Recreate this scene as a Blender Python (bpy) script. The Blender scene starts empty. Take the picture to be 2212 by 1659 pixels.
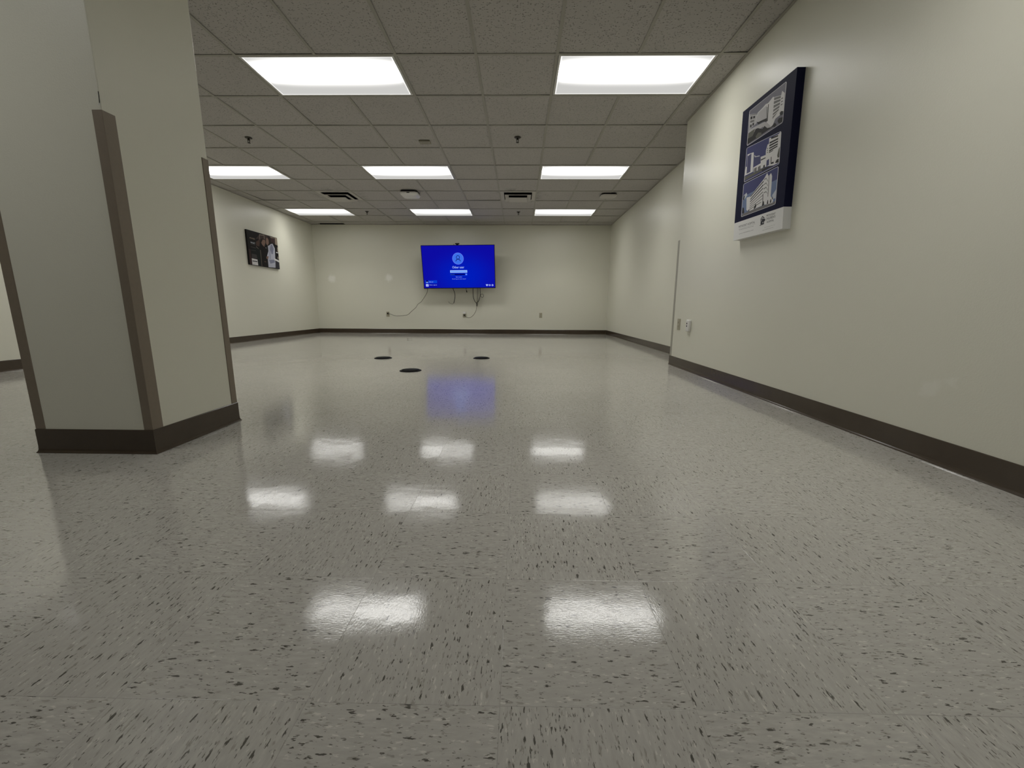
import bpy, bmesh, math, random
from mathutils import Matrix, Vector
random.seed(7)
SC = bpy.context.scene
COL = SC.collection
PI = math.pi
# ------------------------------------------------------------------ dimensions (metres)
H = 2.4796            # ceiling height
XL, XR, XN = -4.814, 2.087, 1.692   # left wall, right wall (far part), right wall (near part)
YB, YR, YJ = 9.889, -7.5, 4.60      # back wall, wall behind the camera, where the near right wall ends
T = 0.6096            # ceiling module
GX, GY = -2.1707, 3.4687            # a ceiling grid crossing
FT = 0.3048           # floor tile
FX, FY = -0.0251, 0.8419            # a floor tile corner
LENS, LENS_LOW = 4.8, .60   # glow of a lens along its tubes and at its edges
LAMP_W = 5.8         # power of the tubes behind each lens
SPREAD = 114.0        # cut-off of the lensed fixture (degrees)

# ------------------------------------------------------------------ materials
def new_mat(name):
    m = bpy.data.materials.new(name); m.use_nodes = True
    nt = m.node_tree
    for n in list(nt.nodes): nt.nodes.remove(n)
    out = nt.nodes.new('ShaderNodeOutputMaterial')
    return m, nt, out
class NT:
    """tiny node-building helper"""
    def __init__(s, nt): s.nt = nt
    def n(s, t, **kw):
        nd = s.nt.nodes.new(t)
        for k, v in kw.items(): setattr(nd, k, v)
        return nd
    def l(s, a, b): s.nt.links.new(a, b)
    def setv(s, sock, v):
        if hasattr(v, 'is_linked') or isinstance(v, bpy.types.NodeSocket): s.l(v, sock)
        else: sock.default_value = v
    def math(s, op, a, b=0.0, c=None, clamp=False):
        nd = s.n('ShaderNodeMath', operation=op); nd.use_clamp = clamp
        s.setv(nd.inputs[0], a); s.setv(nd.inputs[1], b)
        if c is not None: s.setv(nd.inputs[2], c)
        return nd.outputs[0]
    def vmath(s, op, a, b):
        nd = s.n('ShaderNodeVectorMath', operation=op)
        s.setv(nd.inputs[0], a); s.setv(nd.inputs[1], b)
        return nd.outputs[0]
    def step(s, v, lo, hi):
        nd = s.n('ShaderNodeMapRange', interpolation_type='SMOOTHSTEP')
        s.setv(nd.inputs[0], v); nd.inputs[1].default_value = lo; nd.inputs[2].default_value = hi
        return nd.outputs[0]
    def mix(s, f, a, b):
        nd = s.n('ShaderNodeMix', data_type='RGBA')
        s.setv(nd.inputs[0], f); s.setv(nd.inputs[6], a); s.setv(nd.inputs[7], b)
        return nd.outputs[2]
    def noise(s, vec, scale, detail=2.0, rough=.5):
        nd = s.n('ShaderNodeTexNoise'); s.l(vec, nd.inputs['Vector'])
        nd.inputs['Scale'].default_value = scale; nd.inputs['Detail'].default_value = detail
        nd.inputs['Roughness'].default_value = rough
        return nd.outputs['Fac']
def c4(c): return (c[0], c[1], c[2], 1.0)
def mat(name, col, rough=.5, metal=0.0, spec=.5, noise_amt=0.0, noise_scale=40, bump=0.0, bump_scale=200, emit=None):
    m, nt, out = new_mat(name); N = NT(nt)
    b = N.n('ShaderNodeBsdfPrincipled')
    b.inputs['Roughness'].default_value = rough; b.inputs['Metallic'].default_value = metal
    b.inputs['Specular IOR Level'].default_value = spec
    b.inputs['Base Color'].default_value = c4(col)
    geo = N.n('ShaderNodeTexCoord')
    if noise_amt:
        f = N.noise(geo.outputs['Object'], noise_scale, 3)
        N.l(N.mix(f, c4([x*(1-noise_amt) for x in col]), c4([min(1, x*(1+noise_amt)) for x in col])), b.inputs['Base Color'])
    if bump:
        bp = N.n('ShaderNodeBump'); bp.inputs['Strength'].default_value = bump; bp.inputs['Distance'].default_value = .002
        N.l(N.noise(geo.outputs['Object'], bump_scale, 2), bp.inputs['Height']); N.l(bp.outputs[0], b.inputs['Normal'])
    if emit:
        b.inputs['Emission Color'].default_value = c4(emit[0]); b.inputs['Emission Strength'].default_value = emit[1]
    N.l(b.outputs[0], out.inputs[0])
    return m

def mat_wall():
    m, nt, out = new_mat('cream eggshell wall paint'); N = NT(nt)
    b = N.n('ShaderNodeBsdfPrincipled'); b.inputs['Roughness'].default_value = .36; b.inputs['Specular IOR Level'].default_value = .5
    tc = N.n('ShaderNodeNewGeometry'); P = tc.outputs['Position']
    base = N.mix(N.noise(P, 1.3, 3), c4(WALL_A), c4(WALL_B))
    # paler spots on the back and near right walls
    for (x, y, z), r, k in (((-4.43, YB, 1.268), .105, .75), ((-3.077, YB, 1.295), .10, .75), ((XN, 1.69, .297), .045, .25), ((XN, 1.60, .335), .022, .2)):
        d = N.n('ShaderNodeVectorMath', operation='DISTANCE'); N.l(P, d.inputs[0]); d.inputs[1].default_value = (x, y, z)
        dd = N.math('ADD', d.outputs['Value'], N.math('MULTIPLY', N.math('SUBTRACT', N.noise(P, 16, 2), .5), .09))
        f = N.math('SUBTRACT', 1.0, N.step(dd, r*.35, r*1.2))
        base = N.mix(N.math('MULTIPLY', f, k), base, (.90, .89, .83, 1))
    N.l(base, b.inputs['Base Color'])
    bp = N.n('ShaderNodeBump'); bp.inputs['Strength'].default_value = .22; bp.inputs['Distance'].default_value = .0015
    N.l(N.noise(P, 190, 2), bp.inputs['Height']); N.l(bp.outputs[0], b.inputs['Normal'])
    N.l(b.outputs[0], out.inputs[0]); return m

def mat_ceiling():
    m, nt, out = new_mat('fissured mineral fibre ceiling tile'); N = NT(nt)
    b = N.n('ShaderNodeBsdfPrincipled'); b.inputs['Roughness'].default_value = .9; b.inputs['Specular IOR Level'].default_value = .15
    g = N.n('ShaderNodeNewGeometry'); P = g.outputs['Position']
    mp = N.vmath('MULTIPLY', P, (62, 120, 60))
    wob = N.n('ShaderNodeTexNoise'); N.l(mp, wob.inputs['Vector']); wob.inputs['Scale'].default_value = .8
    mpw = N.vmath('ADD', mp, N.vmath('MULTIPLY', wob.outputs['Color'], (1.6, 1.6, 0)))
    vo = N.n('ShaderNodeTexVoronoi'); N.l(mpw, vo.inputs['Vector']); vo.inputs['Scale'].default_value = 1.0
    sep = N.n('ShaderNodeSeparateColor'); N.l(vo.outputs['Color'], sep.inputs[0])
    pick = N.math('LESS_THAN', sep.outputs[0], .5)
    pit = N.math('MULTIPLY', pick, N.math('SUBTRACT', 1, N.step(vo.outputs['Distance'], .12, .42)))
    fine = N.step(N.noise(P, 420, 2), .60, .72)
    hole = N.math('MAXIMUM', pit, N.math('MULTIPLY', fine, .2))
    # dust smudges blown around the two air diffusers
    base = N.mix(N.noise(P, 1.1, 2), c4(CEIL_A), c4(CEIL_B))
    for x in (GX - 1.5*T, GX + 3.5*T):
        d = N.n('ShaderNodeVectorMath', operation='DISTANCE'); N.l(P, d.inputs[0]); d.inputs[1].default_value = (x, GY + 6.5*T, H)
        f = N.math('MULTIPLY', N.math('SUBTRACT', 1.0, N.step(d.outputs['Value'], .34, .56)), N.step(N.noise(P, 9, 3), .42, .75))
        base = N.mix(N.math('MULTIPLY', f, .55), base, (.17, .16, .14, 1))
    N.l(N.mix(N.math('MULTIPLY', hole, .8), base, (.16, .145, .125, 1)), b.inputs['Base Color'])
    bp = N.n('ShaderNodeBump'); bp.invert = True; bp.inputs['Strength'].default_value = .7; bp.inputs['Distance'].default_value = .003
    N.l(hole, bp.inputs['Height']); N.l(bp.outputs[0], b.inputs['Normal'])
    N.l(b.outputs[0], out.inputs[0]); return m

def mat_floor():
    m, nt, out = new_mat('waxed vinyl composition floor tile'); N = NT(nt)
    b = N.n('ShaderNodeBsdfPrincipled')
    g = N.n('ShaderNodeNewGeometry'); P = g.outputs['Position']
    sp = N.n('ShaderNodeSeparateXYZ'); N.l(P, sp.inputs[0])
    u = N.math('DIVIDE', N.math('SUBTRACT', sp.outputs[0], FX), FT)
    v = N.math('DIVIDE', N.math('SUBTRACT', sp.outputs[1], FY), FT)
    iu, iv = N.math('FLOOR', u), N.math('FLOOR', v)
    par = N.math('FLOORED_MODULO', N.math('ADD', iu, iv), 2.0)       # 1: chips run along x, 0: along y
    cell = N.n('ShaderNodeCombineXYZ'); N.l(iu, cell.inputs[0]); N.l(iv, cell.inputs[1])
    wn = N.n('ShaderNodeTexWhiteNoise', noise_dimensions='3D'); N.l(cell.outputs[0], wn.inputs['Vector'])
    # swap axes for the quarter-turned tiles, shift each tile to its own piece of the pattern
    sw1 = N.n('ShaderNodeCombineXYZ'); N.l(sp.outputs[0], sw1.inputs[0]); N.l(sp.outputs[1], sw1.inputs[1])
    sw2 = N.n('ShaderNodeCombineXYZ'); N.l(sp.outputs[1], sw2.inputs[0]); N.l(sp.outputs[0], sw2.inputs[1])
    mv = N.n('ShaderNodeMix', data_type='VECTOR'); N.l(par, mv.inputs[0]); N.l(sw2.outputs[0], mv.inputs[4]); N.l(sw1.outputs[0], mv.inputs[5])
    q = N.vmath('ADD', mv.outputs[1], N.vmath('MULTIPLY', wn.outputs['Color'], (37, 53, 0)))
    def chips(sx, sy, frac, lo, hi, seed, warp):
        s = N.vmath('ADD', N.vmath('MULTIPLY', q, (sx, sy, 1)), (seed, seed*1.7, 0))
        w = N.n('ShaderNodeTexNoise'); N.l(s, w.inputs['Vector']); w.inputs['Scale'].default_value = 1.3; w.inputs['Detail'].default_value = 3
        s2 = N.vmath('ADD', s, N.vmath('MULTIPLY', N.vmath('SUBTRACT', w.outputs['Color'], (.5, .5, .5)), (warp, warp, 0)))
        vo = N.n('ShaderNodeTexVoronoi', voronoi_dimensions='2D'); N.l(s2, vo.inputs['Vector']); vo.inputs['Scale'].default_value = 1
        se = N.n('ShaderNodeSeparateColor'); N.l(vo.outputs['Color'], se.inputs[0])
        size = N.math('MULTIPLY_ADD', N.math('POWER', se.outputs[1], 2.2), 1.0, .45)
        dist = N.math('DIVIDE', vo.outputs['Distance'], size)
        return N.math('MULTIPLY', N.math('LESS_THAN', se.outputs[0], frac), N.math('SUBTRACT', 1, N.step(dist, lo, hi)))
    base = N.mix(wn.outputs['Value'], c4([x*.95 for x in FLOOR]), c4([x*1.05 for x in FLOOR]))
    soft = N.noise(N.vmath('MULTIPLY', q, (30, 110, 1)), 1.0, 4, .6)
    base = N.mix(N.step(soft, .35, .75), c4([x*.86 for x in FLOOR]), base)
    d1 = chips(60, 215, .115, .24, .40, 0, 1.8)
    d2 = chips(130, 430, .12, .20, .42, 31, 2.0)
    mid = chips(56, 190, .20, .15, .5, 63, 1.9)
    li = chips(75, 260, .15, .18, .44, 90, 1.9)
    base = N.mix(N.math('MULTIPLY', mid, .42), base, (.15, .14, .105, 1))
    base = N.mix(N.math('MULTIPLY', li, .5), base, (.66, .64, .57, 1))
    base = N.mix(N.math('MULTIPLY', d2, .72), base, (.075, .07, .055, 1))
    base = N.mix(N.math('MULTIPLY', d1, .88), base, (.05, .047, .037, 1))
    # hairline joints
    eu = N.math('SUBTRACT', .5, N.math('ABSOLUTE', N.math('SUBTRACT', N.math('FRACT', u), .5)))
    ev = N.math('SUBTRACT', .5, N.math('ABSOLUTE', N.math('SUBTRACT', N.math('FRACT', v), .5)))
    e = N.math('MINIMUM', eu, ev)
    seam = N.math('SUBTRACT', 1, N.step(e, .0008, .0026))
    base = N.mix(N.math('MULTIPLY', seam, .24), base, (.10, .095, .08, 1))
    N.l(base, b.inputs['Base Color'])
    b.inputs['Roughness'].default_value = FLOOR_ROUGH
    b.inputs['IOR'].default_value = 1.55
    b.inputs['Specular IOR Level'].default_value = .5
    rr = N.math('MULTIPLY_ADD', N.noise(P, 3.0, 3), .04, FLOOR_ROUGH - .02)
    N.l(rr, b.inputs['Roughness'])
    # uneven wax: long waves, fine pebble, joints
    b1 = N.n('ShaderNodeBump'); b1.inputs['Strength'].default_value = 1; b1.inputs['Distance'].default_value = .00045
    N.l(N.noise(P, 11, 2), b1.inputs['Height'])
    b2 = N.n('ShaderNodeBump'); b2.inputs['Strength'].default_value = 1; b2.inputs['Distance'].default_value = .00009
    N.l(N.noise(N.vmath('MULTIPLY', q, (1, 2.2, 1)), 125, 3), b2.inputs['Height']); N.l(b1.outputs[0], b2.inputs['Normal'])
    b3 = N.n('ShaderNodeBump'); b3.invert = True; b3.inputs['Strength'].default_value = .5; b3.inputs['Distance'].default_value = .0004
    N.l(seam, b3.inputs['Height']); N.l(b2.outputs[0], b3.inputs['Normal'])
    N.l(b3.outputs[0], b.inputs['Normal'])
    N.l(b.outputs[0], out.inputs[0]); return m

def mat_lens(k=1.0):
    """prismatic lens of a fluorescent troffer: brightest along its tubes"""
    m, nt, out = new_mat('lit fluorescent lens'); N = NT(nt)
    tc = N.n('ShaderNodeTexCoord'); sp = N.n('ShaderNodeSeparateXYZ'); N.l(tc.outputs['Object'], sp.inputs[0])
    ax = N.math('DIVIDE', N.math('ABSOLUTE', sp.outputs[0]), .578)
    ay = N.math('DIVIDE', N.math('ABSOLUTE', sp.outputs[1]), .281)
    yy = N.math('ABSOLUTE', N.math('DIVIDE', N.math('ADD', sp.outputs[1], .075), .28))
    yy = N.math('ADD', yy, N.math('MULTIPLY', N.math('POWER', ax, 4.0), .2))      # dimmer towards the tube ends
    f = N.math('POWER', N.math('SUBTRACT', 1.0, N.step(yy, .05, 1.08)), 2.3)
    rim = N.math('MULTIPLY', N.math('MAXIMUM', N.step(ax, .978, .986), N.step(ay, .955, .972)), .35)
    yc = N.math('DIVIDE', N.math('ADD', sp.outputs[1], .05), .075)
    core = N.math('MULTIPLY', N.math('EXPONENT', N.math('MULTIPLY', N.math('MULTIPLY', yc, yc), -1.0)), N.math('SUBTRACT', 1.0, N.step(ax, .9, 1.0)))
    s = N.math('ADD', N.math('ADD', N.math('MULTIPLY_ADD', f, LENS, LENS_LOW), N.math('MULTIPLY', core, 6.0)), rim)
    s = N.math('MULTIPLY', s, k)
    em = N.n('ShaderNodeEmission'); em.inputs['Color'].default_value = (1.0, .99, .955, 1); N.l(s, em.inputs['Strength'])
    N.l(em.outputs[0], out.inputs[0]); return m
def emission(name, col, s=1.0):
    m, nt, out = new_mat(name); N = NT(nt)
    em = N.n('ShaderNodeEmission'); em.inputs['Color'].default_value = c4(col); em.inputs['Strength'].default_value = s
    N.l(em.outputs[0], out.inputs[0]); return m
def screen_mat(name, ca, cb):
    m, nt, out = new_mat(name); N = NT(nt)
    tc = N.n('ShaderNodeTexCoord'); sp = N.n('ShaderNodeSeparateXYZ'); N.l(tc.outputs['Object'], sp.inputs[0])
    gx = N.math('DIVIDE', N.math('SUBTRACT', sp.outputs[0], .1), .85); gz = N.math('DIVIDE', N.math('ADD', sp.outputs[2], .2), .6)
    r = N.math('SQRT', N.math('ADD', N.math('MULTIPLY', gx, gx), N.math('MULTIPLY', gz, gz)))
    em = N.n('ShaderNodeEmission'); N.l(N.mix(N.step(r, .1, 1.15), c4(ca), c4(cb)), em.inputs['Color']); em.inputs['Strength'].default_value = 1
    N.l(em.outputs[0], out.inputs[0]); return m

WALL_A, WALL_B = (.70, .69, .585), (.73, .72, .615)
CEIL_A, CEIL_B = (.445, .427, .40), (.485, .466, .435)
FLOOR = (.462, .444, .40)
FLOOR_ROUGH = .085

M = {}
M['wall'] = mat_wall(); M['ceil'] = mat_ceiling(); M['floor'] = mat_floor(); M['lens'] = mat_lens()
M['grid'] = mat('painted steel ceiling grid', (.36, .345, .295), .55, spec=.3, noise_amt=.06)
M['void'] = mat('dark ceiling void', (.012, .012, .012), 1, spec=0)  # near-black colour stands in for the shade above the ceiling
M['frame'] = mat('white enamelled steel', (.62, .61, .57), .4)
M['base'] = mat('dark brown rubber base', (.060, .044, .030), .15, spec=.5, noise_amt=.15, noise_scale=14)
M['guard'] = mat('taupe vinyl corner guard', (.22, .18, .135), .5, noise_amt=.06, noise_scale=60, bump=.1)
M['guard_grey'] = mat('grey beige vinyl corner guard', (.36, .345, .285), .45)
M['seal'] = mat('pale caulk', (.50, .45, .37), .5)
M['white'] = mat('white plastic', (.72, .71, .68), .38, noise_amt=.03)
M['offwhite'] = mat('ceiling white plastic', (.50, .48, .435), .5, noise_amt=.03)
M['almond'] = mat('almond plastic', (.40, .37, .27), .4, noise_amt=.04)
M['tan'] = mat('tan painted metal', (.27, .255, .18), .5, noise_amt=.05)
M['black'] = mat('black plastic', (.007, .007, .008), .45, spec=.2, noise_amt=.1)
M['blackgloss'] = mat('black floor box plastic', (.0035, .0035, .004), .6, spec=.07, noise_amt=.1)
M['hole'] = mat('dark slot', (.008, .008, .008), .8, spec=.1)
M['brass'] = mat('dull brass', (.045, .04, .03), .5, metal=.3)
M['cablek'] = mat('black rubber cable', (.022, .021, .018), .5)
M['cableg'] = mat('olive grey cable', (.14, .132, .098), .5)
M['silver'] = mat('silver trim', (.6, .6, .6), .3, metal=.8)
# printed inks
for nm, col in dict(navy=(.0075, .0085, .030), band=(.70, .70, .68), sky_grey=(.17, .165, .20), pale=(.46, .45, .45), mid=(.17, .165, .16), dark=(.028, .027, .027),
        p_white=(.66, .65, .64), olive=(.115, .115, .095), sky_navy=(.055, .06, .16), sky_blue=(.15, .20, .33), cloud=(.50, .53, .58), glass=(.07, .075, .155), line=(.72, .72, .74), ink=(.035, .035, .042), rule=(.22, .22, .22),
        picblack=(.009, .008, .008), wine=(.045, .025, .025), brown=(.055, .036, .034), p_tan=(.20, .165, .135), beige=(.26, .21, .16), skin=(.21, .135, .105), skin_dark=(.085, .05, .04), hair=(.017, .012, .011),
        tealblack=(.010, .014, .014), coat=(.42, .43, .50), coatshade=(.20, .21, .28), glint=(.3, .3, .3), slate=(.03, .03, .038), smoke=(.055, .05, .052), grey_ink=(.10, .10, .10)).items():
    M[nm] = mat('print ' + nm.replace('_', ' '), col, .5, spec=.14)
M['navy'] = mat('navy printed canvas', (.0075, .0085, .030), .62, spec=.1)
M['s_blue'] = screen_mat('screen blue', (.0, .012, .50), (.004, .0035, .36))
for nm, col in dict(s_disc=(.045, .16, .80), s_ring=(.16, .25, 1.0), s_navy=(.0, .0, .10), s_text=(.40, .52, 1.0), s_field=(.13, .30, .90), s_edge=(.40, .62, 1.0), s_dark=(.0, .0, .16), s_rim=(.004, .04, .60), s_tile=(.002, .045, .62), s_btn=(.03, .12, .85), s_icon=(.50, .60, 1.0)).items():
    M[nm] = emission('screen ' + nm[2:], col)

# ------------------------------------------------------------------ mesh helpers
class MB:
    """collects shapes; build() links them as ONE mesh object"""
    def __init__(s): s.bm = bmesh.new(); s.mats = []
    def mi(s, m):
        if m is None: return 0
        if m not in s.mats: s.mats.append(m)
        return s.mats.index(m)
    def face(s, pts, m=None):
        f = s.bm.faces.new([s.bm.verts.new(p) for p in pts]); f.material_index = s.mi(m); return f
    def box(s, a, b, m=None, bevel=0.0, seg=2):
        x0, y0, z0 = a; x1, y1, z1 = b
        r = bmesh.ops.create_cube(s.bm, size=1)
        for v in r['verts']:
            v.co = Vector(((x0+x1)/2 + v.co.x*(x1-x0), (y0+y1)/2 + v.co.y*(y1-y0), (z0+z1)/2 + v.co.z*(z1-z0)))
        fs = list({f for v in r['verts'] for f in v.link_faces})
        k = s.mi(m)
        for f in fs: f.material_index = k
        if bevel:
            es = list({e for f in fs for e in f.edges})
            bmesh.ops.bevel(s.bm, geom=es, offset=bevel, segments=seg, affect='EDGES', profile=.5)
        return r
    def prism(s, pts, axis, a, b, m=None):
        """extrude a 2-D outline along an axis (0 x, 1 y, 2 z) from a to b"""
        def P(p, t): return {0: (t, p[0], p[1]), 1: (p[0], t, p[1]), 2: (p[0], p[1], t)}[axis]
        k = s.mi(m); n = len(pts)
        A = [s.bm.verts.new(P(p, a)) for p in pts]; B = [s.bm.verts.new(P(p, b)) for p in pts]
        for q in (A, list(reversed(B))):
            f = s.bm.faces.new(q); f.material_index = k
        for i in range(n):
            f = s.bm.faces.new((A[i], B[i], B[(i+1) % n], A[(i+1) % n])); f.material_index = k
    def lathe(s, prof, c, m=None, n=32, axis=2):
        """revolve (radius, height) pairs about an axis through c"""
        k = s.mi(m); rings = []
        for r, h in prof:
            ring = []
            for i in range(n):
                a = 2*PI*i/n; x, y = r*math.cos(a), r*math.sin(a)
                d = {2: (x, y, h), 1: (x, h, y), 0: (h, x, y)}[axis]
                ring.append(s.bm.verts.new((c[0]+d[0], c[1]+d[1], c[2]+d[2])))
            rings.append(ring)
        for A, B in zip(rings, rings[1:]):
            for i in range(n):
                f = s.bm.faces.new((A[i], A[(i+1) % n], B[(i+1) % n], B[i])); f.material_index = k; f.smooth = True
        for q in (rings[0], rings[-1]):
            f = s.bm.faces.new(q); f.material_index = k
    def tube(s, pts, r, m=None, n=8, sub=6, closed=False):
        k = s.mi(m); P = [Vector(p) for p in pts]; out = []
        if len(P) == 2: sub = 1
        L = len(P)
        for i in range(L-1):
            p0, p1, p2, p3 = P[max(i-1, 0)], P[i], P[i+1], P[min(i+2, L-1)]
            for j in range(sub):
                t = j/sub
                out.append(.5*((2*p1) + (p2-p0)*t + (2*p0-5*p1+4*p2-p3)*t*t + (3*p1-p0-3*p2+p3)*t**3))
        out.append(P[-1]); rings = []; up = Vector((0.13, .9, .3)).normalized()
        for i, p in enumerate(out):
            d = (out[min(i+1, len(out)-1)] - out[max(i-1, 0)]).normalized()
            a = d.cross(up); a = a.normalized() if a.length > 1e-4 else d.orthogonal().normalized()
            bb = d.cross(a).normalized()
            rings.append([s.bm.verts.new(p + r*(math.cos(2*PI*q/n)*a + math.sin(2*PI*q/n)*bb)) for q in range(n)])
        for A, B in zip(rings, rings[1:]):
            for i in range(n):
                f = s.bm.faces.new((A[i], A[(i+1) % n], B[(i+1) % n], B[i])); f.material_index = k; f.smooth = True
        for q in (rings[0], rings[-1]):
            f = s.bm.faces.new(q); f.material_index = k
    def text(s, body, size, M4, m=None, squash=None, bold=0.0):
        """lettering as flat faces, centred on M4's origin in its local XY; squash = (w, h) fits it to a box"""
        cu = bpy.data.curves.new('lettering', 'FONT'); cu.body = body; cu.size = size; cu.align_x = 'CENTER'; cu.align_y = 'CENTER'; cu.offset = bold
        ob = bpy.data.objects.new('lettering', cu); COL.objects.link(ob)
        dg = bpy.context.evaluated_depsgraph_get(); dg.update()
        me = bpy.data.meshes.new_from_object(ob.evaluated_get(dg))
        vs = [v.co.copy() for v in me.vertices]; fs = [list(p.vertices) for p in me.polygons]
        bpy.data.objects.remove(ob); bpy.data.curves.remove(cu); bpy.data.meshes.remove(me)
        if not vs: return
        x0, x1 = min(v.x for v in vs), max(v.x for v in vs); y0, y1 = min(v.y for v in vs), max(v.y for v in vs)
        cx, cy = (x0+x1)/2, (y0+y1)/2; sx = sy = 1
        if squash: sx, sy = squash[0]/(x1-x0), squash[1]/(y1-y0)
        V = [s.bm.verts.new(M4 @ Vector(((v.x-cx)*sx, (v.y-cy)*sy, 0))) for v in vs]; k = s.mi(m)
        for f in fs:
            try:
                g = s.bm.faces.new([V[i] for i in f]); g.material_index = k
            except ValueError: pass
    def build(s, name, m=None, parent=None, world=True, smooth=False, loc=None):
        """world=True: coordinates are world ones and are moved into the parent's space"""
        bm = s.bm
        origin = Vector(loc) if loc else None
        if world and parent is not None:
            bmesh.ops.transform(bm, matrix=parent.matrix_world.inverted(), verts=bm.verts)
        elif origin is not None:
            bmesh.ops.translate(bm, vec=-origin, verts=bm.verts)
        me = bpy.data.meshes.new(name)
        bmesh.ops.recalc_face_normals(bm, faces=bm.faces)
        bm.to_mesh(me); bm.free()
        if m is not None and not s.mats: s.mats = [m]
        for q in s.mats: me.materials.append(q)
        if smooth:
            for p in me.polygons: p.use_smooth = True
        o = bpy.data.objects.new(name, me); COL.objects.link(o)
        if parent is not None: o.parent = parent
        elif origin is not None: o.location = origin
        return o
def tag(o, label=None, cat=None, group=None, kind=None):
    if label: o['label'] = label
    if cat: o['category'] = cat
    if group: o['group'] = group
    if kind: o['kind'] = kind
    return o
def thing(name, label, cat, loc=(0, 0, 0), group=None, mw=None):
    o = bpy.data.objects.new(name, None); COL.objects.link(o); o.empty_display_size = .05
    o.matrix_world = mw if mw is not None else Matrix.Translation(loc)
    bpy.context.view_layer.update()
    return tag(o, label, cat, group)
def copy_thing(o, loc, label):
    """a thing, its parts and their sub-parts"""
    def rec(a, parent):
        c = a.copy(); COL.objects.link(c)
        if parent is not None: c.parent = parent
        for ch in list(a.children): rec(ch, c)
        return c
    r = rec(o, None); r.location = loc; r['label'] = label
    return r
def struct(o): return tag(o, kind='structure')
def rrect(x0, y0, x1, y1, r, n=6):
    P = []
    for cx, cy, a0 in ((x1-r, y1-r, 0), (x0+r, y1-r, PI/2), (x0+r, y0+r, PI), (x1-r, y0+r, 1.5*PI)):
        for i in range(n+1):
            a = a0 + i*PI/2/n; P.append((cx + r*math.cos(a), cy + r*math.sin(a)))
    return P
REAR_LIGHTS = [(4, -4), (-1, -5)]

# ------------------------------------------------------------------ the room
b = MB(); b.box((XL-.2, YR-.2, -.1), (XR+.3, YB+.2, 0)); struct(b.build('floor', M['floor']))
HT = H + .12
b = MB(); b.box((XL-.2, YR-.2, 0), (XL, YB+.2, HT)); struct(b.build('wall_left', M['wall']))
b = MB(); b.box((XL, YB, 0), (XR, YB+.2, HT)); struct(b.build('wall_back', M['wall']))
b = MB(); b.box((XR, YJ, 0), (XR+.3, YB+.2, HT)); struct(b.build('wall_right_far', M['wall']))
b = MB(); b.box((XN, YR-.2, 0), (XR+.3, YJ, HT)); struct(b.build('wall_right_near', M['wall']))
b = MB(); b.box((XL, YR-.2, 0), (XN, YR, HT)); struct(b.build('wall_rear', M['wall']))

# cells of the ceiling grid taken by fixtures: (k, row, width in modules)
LIGHTS = [(k, r) for r in (0, 4, 8) for k in (-4, 0, 4)]
REAR = REAR_LIGHTS
VENTS = [(-2, 6), (3, 6)]
taken = {}
for k, r in LIGHTS + REAR: taken[(k, r)] = 'light'; taken[(k+1, r)] = 'light'
for k, r in VENTS: taken[(k, r)] = 'vent'
K0, K1 = -5, 7
R0, R1 = int(math.floor((YR-GY)/T)), 10
cx0, cx1 = -1.79-.245, -1.79+.245
b = MB()
for r in range(R0, R1+1):
    for k in range(K0, K1+1):
        if (k, r) in taken: continue
        x0, x1 = max(GX+k*T, XL), min(GX+(k+1)*T, XR)
        y0, y1 = max(GY+r*T, YR), min(GY+(r+1)*T, YB)
        pieces = []
        if y1 <= YJ: pieces = [(x0, min(x1, XN), y0, y1)]
        elif y0 >= YJ: pieces = [(x0, x1, y0, y1)]
        else: pieces = [(x0, min(x1, XN), y0, y1)] + ([(max(x0, XN), x1, YJ, y1)] if x1 > XN else [])
        for (a0, a1, c0, c1) in pieces:
            if a1-a0 < .02 or c1-c0 < .02: continue
            if (k, r) == (-4, 10): c1 -= .14        # a slipped border tile leaves a dark slot
            g = .0015
            dz = [.0035 + random.random()*.004 for _ in range(4)]
            if random.random() < .18: dz[random.randrange(4)] += .006
            q = [(a0+g, c0+g), (a1-g, c0+g), (a1-g, c1-g), (a0+g, c1-g)]
            lo = [b.bm.verts.new((p[0], p[1], H+d)) for p, d in zip(q, dz)]
            hi = [b.bm.verts.new((p[0], p[1], H+.022)) for p in q]
            i = b.mi(M['ceil'])
            for fv in (lo, hi, (lo[0], lo[1], hi[1], hi[0]), (lo[1], lo[2], hi[2], hi[1]), (lo[2], lo[3], hi[3], hi[2]), (lo[3], lo[0], hi[0], hi[3])):
                f = b.bm.faces.new(fv); f.material_index = i
b.box((XL, YR, H+.10), (XR, YB, H+.12), M['void'])
b.box((XL, YB-.012, H+.004), (XR, YB, H+.10), M['void'])  # added black strip: painted shade behind the slot at the back wall
struct(b.build('ceiling'))

# exposed T-bar grid and wall angles
b = MB(); w = .0115; t0, t1 = H, H+.0022
for r in range(R0, R1+2):
    for k in range(K0, K1+2):
        x, y = GX+k*T, GY+r*T
        xe, ye = min(x+T, XR if y >= YJ else XN), min(y+T, YB)
        # bar along x from this crossing
        if YR < y < YB and xe > max(x, XL)+.02:
            b.box((max(x, XL)-0, y-w, t0), (xe, y+w, t1), M['grid'])
        # bar along y
        if XL < x < (XR if y+T > YJ else XN) and ye > max(y, YR)+.02:
            if not (taken.get((k, r)) == 'light' and taken.get((k-1, r)) == 'light' and ((k-1, r) in LIGHTS+REAR)):
                b.box((x-w, max(y, YR), t0+.0001), (x+w, ye, t1+.0001), M['grid'])
for (p, q) in (((XL, YR), (XL+.02, YB)), ((XR-.02, YJ), (XR, YB)), ((XN-.02, YR), (XN, YJ)), ((XL, YB-.02), (XR, YB)), ((XL, YR), (XN, YR+.02)), ((XN, YJ), (XR, YJ+.02))):
    b.box((p[0], p[1], t0-.0003), (q[0], q[1], t1-.0003), M['grid'])
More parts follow.
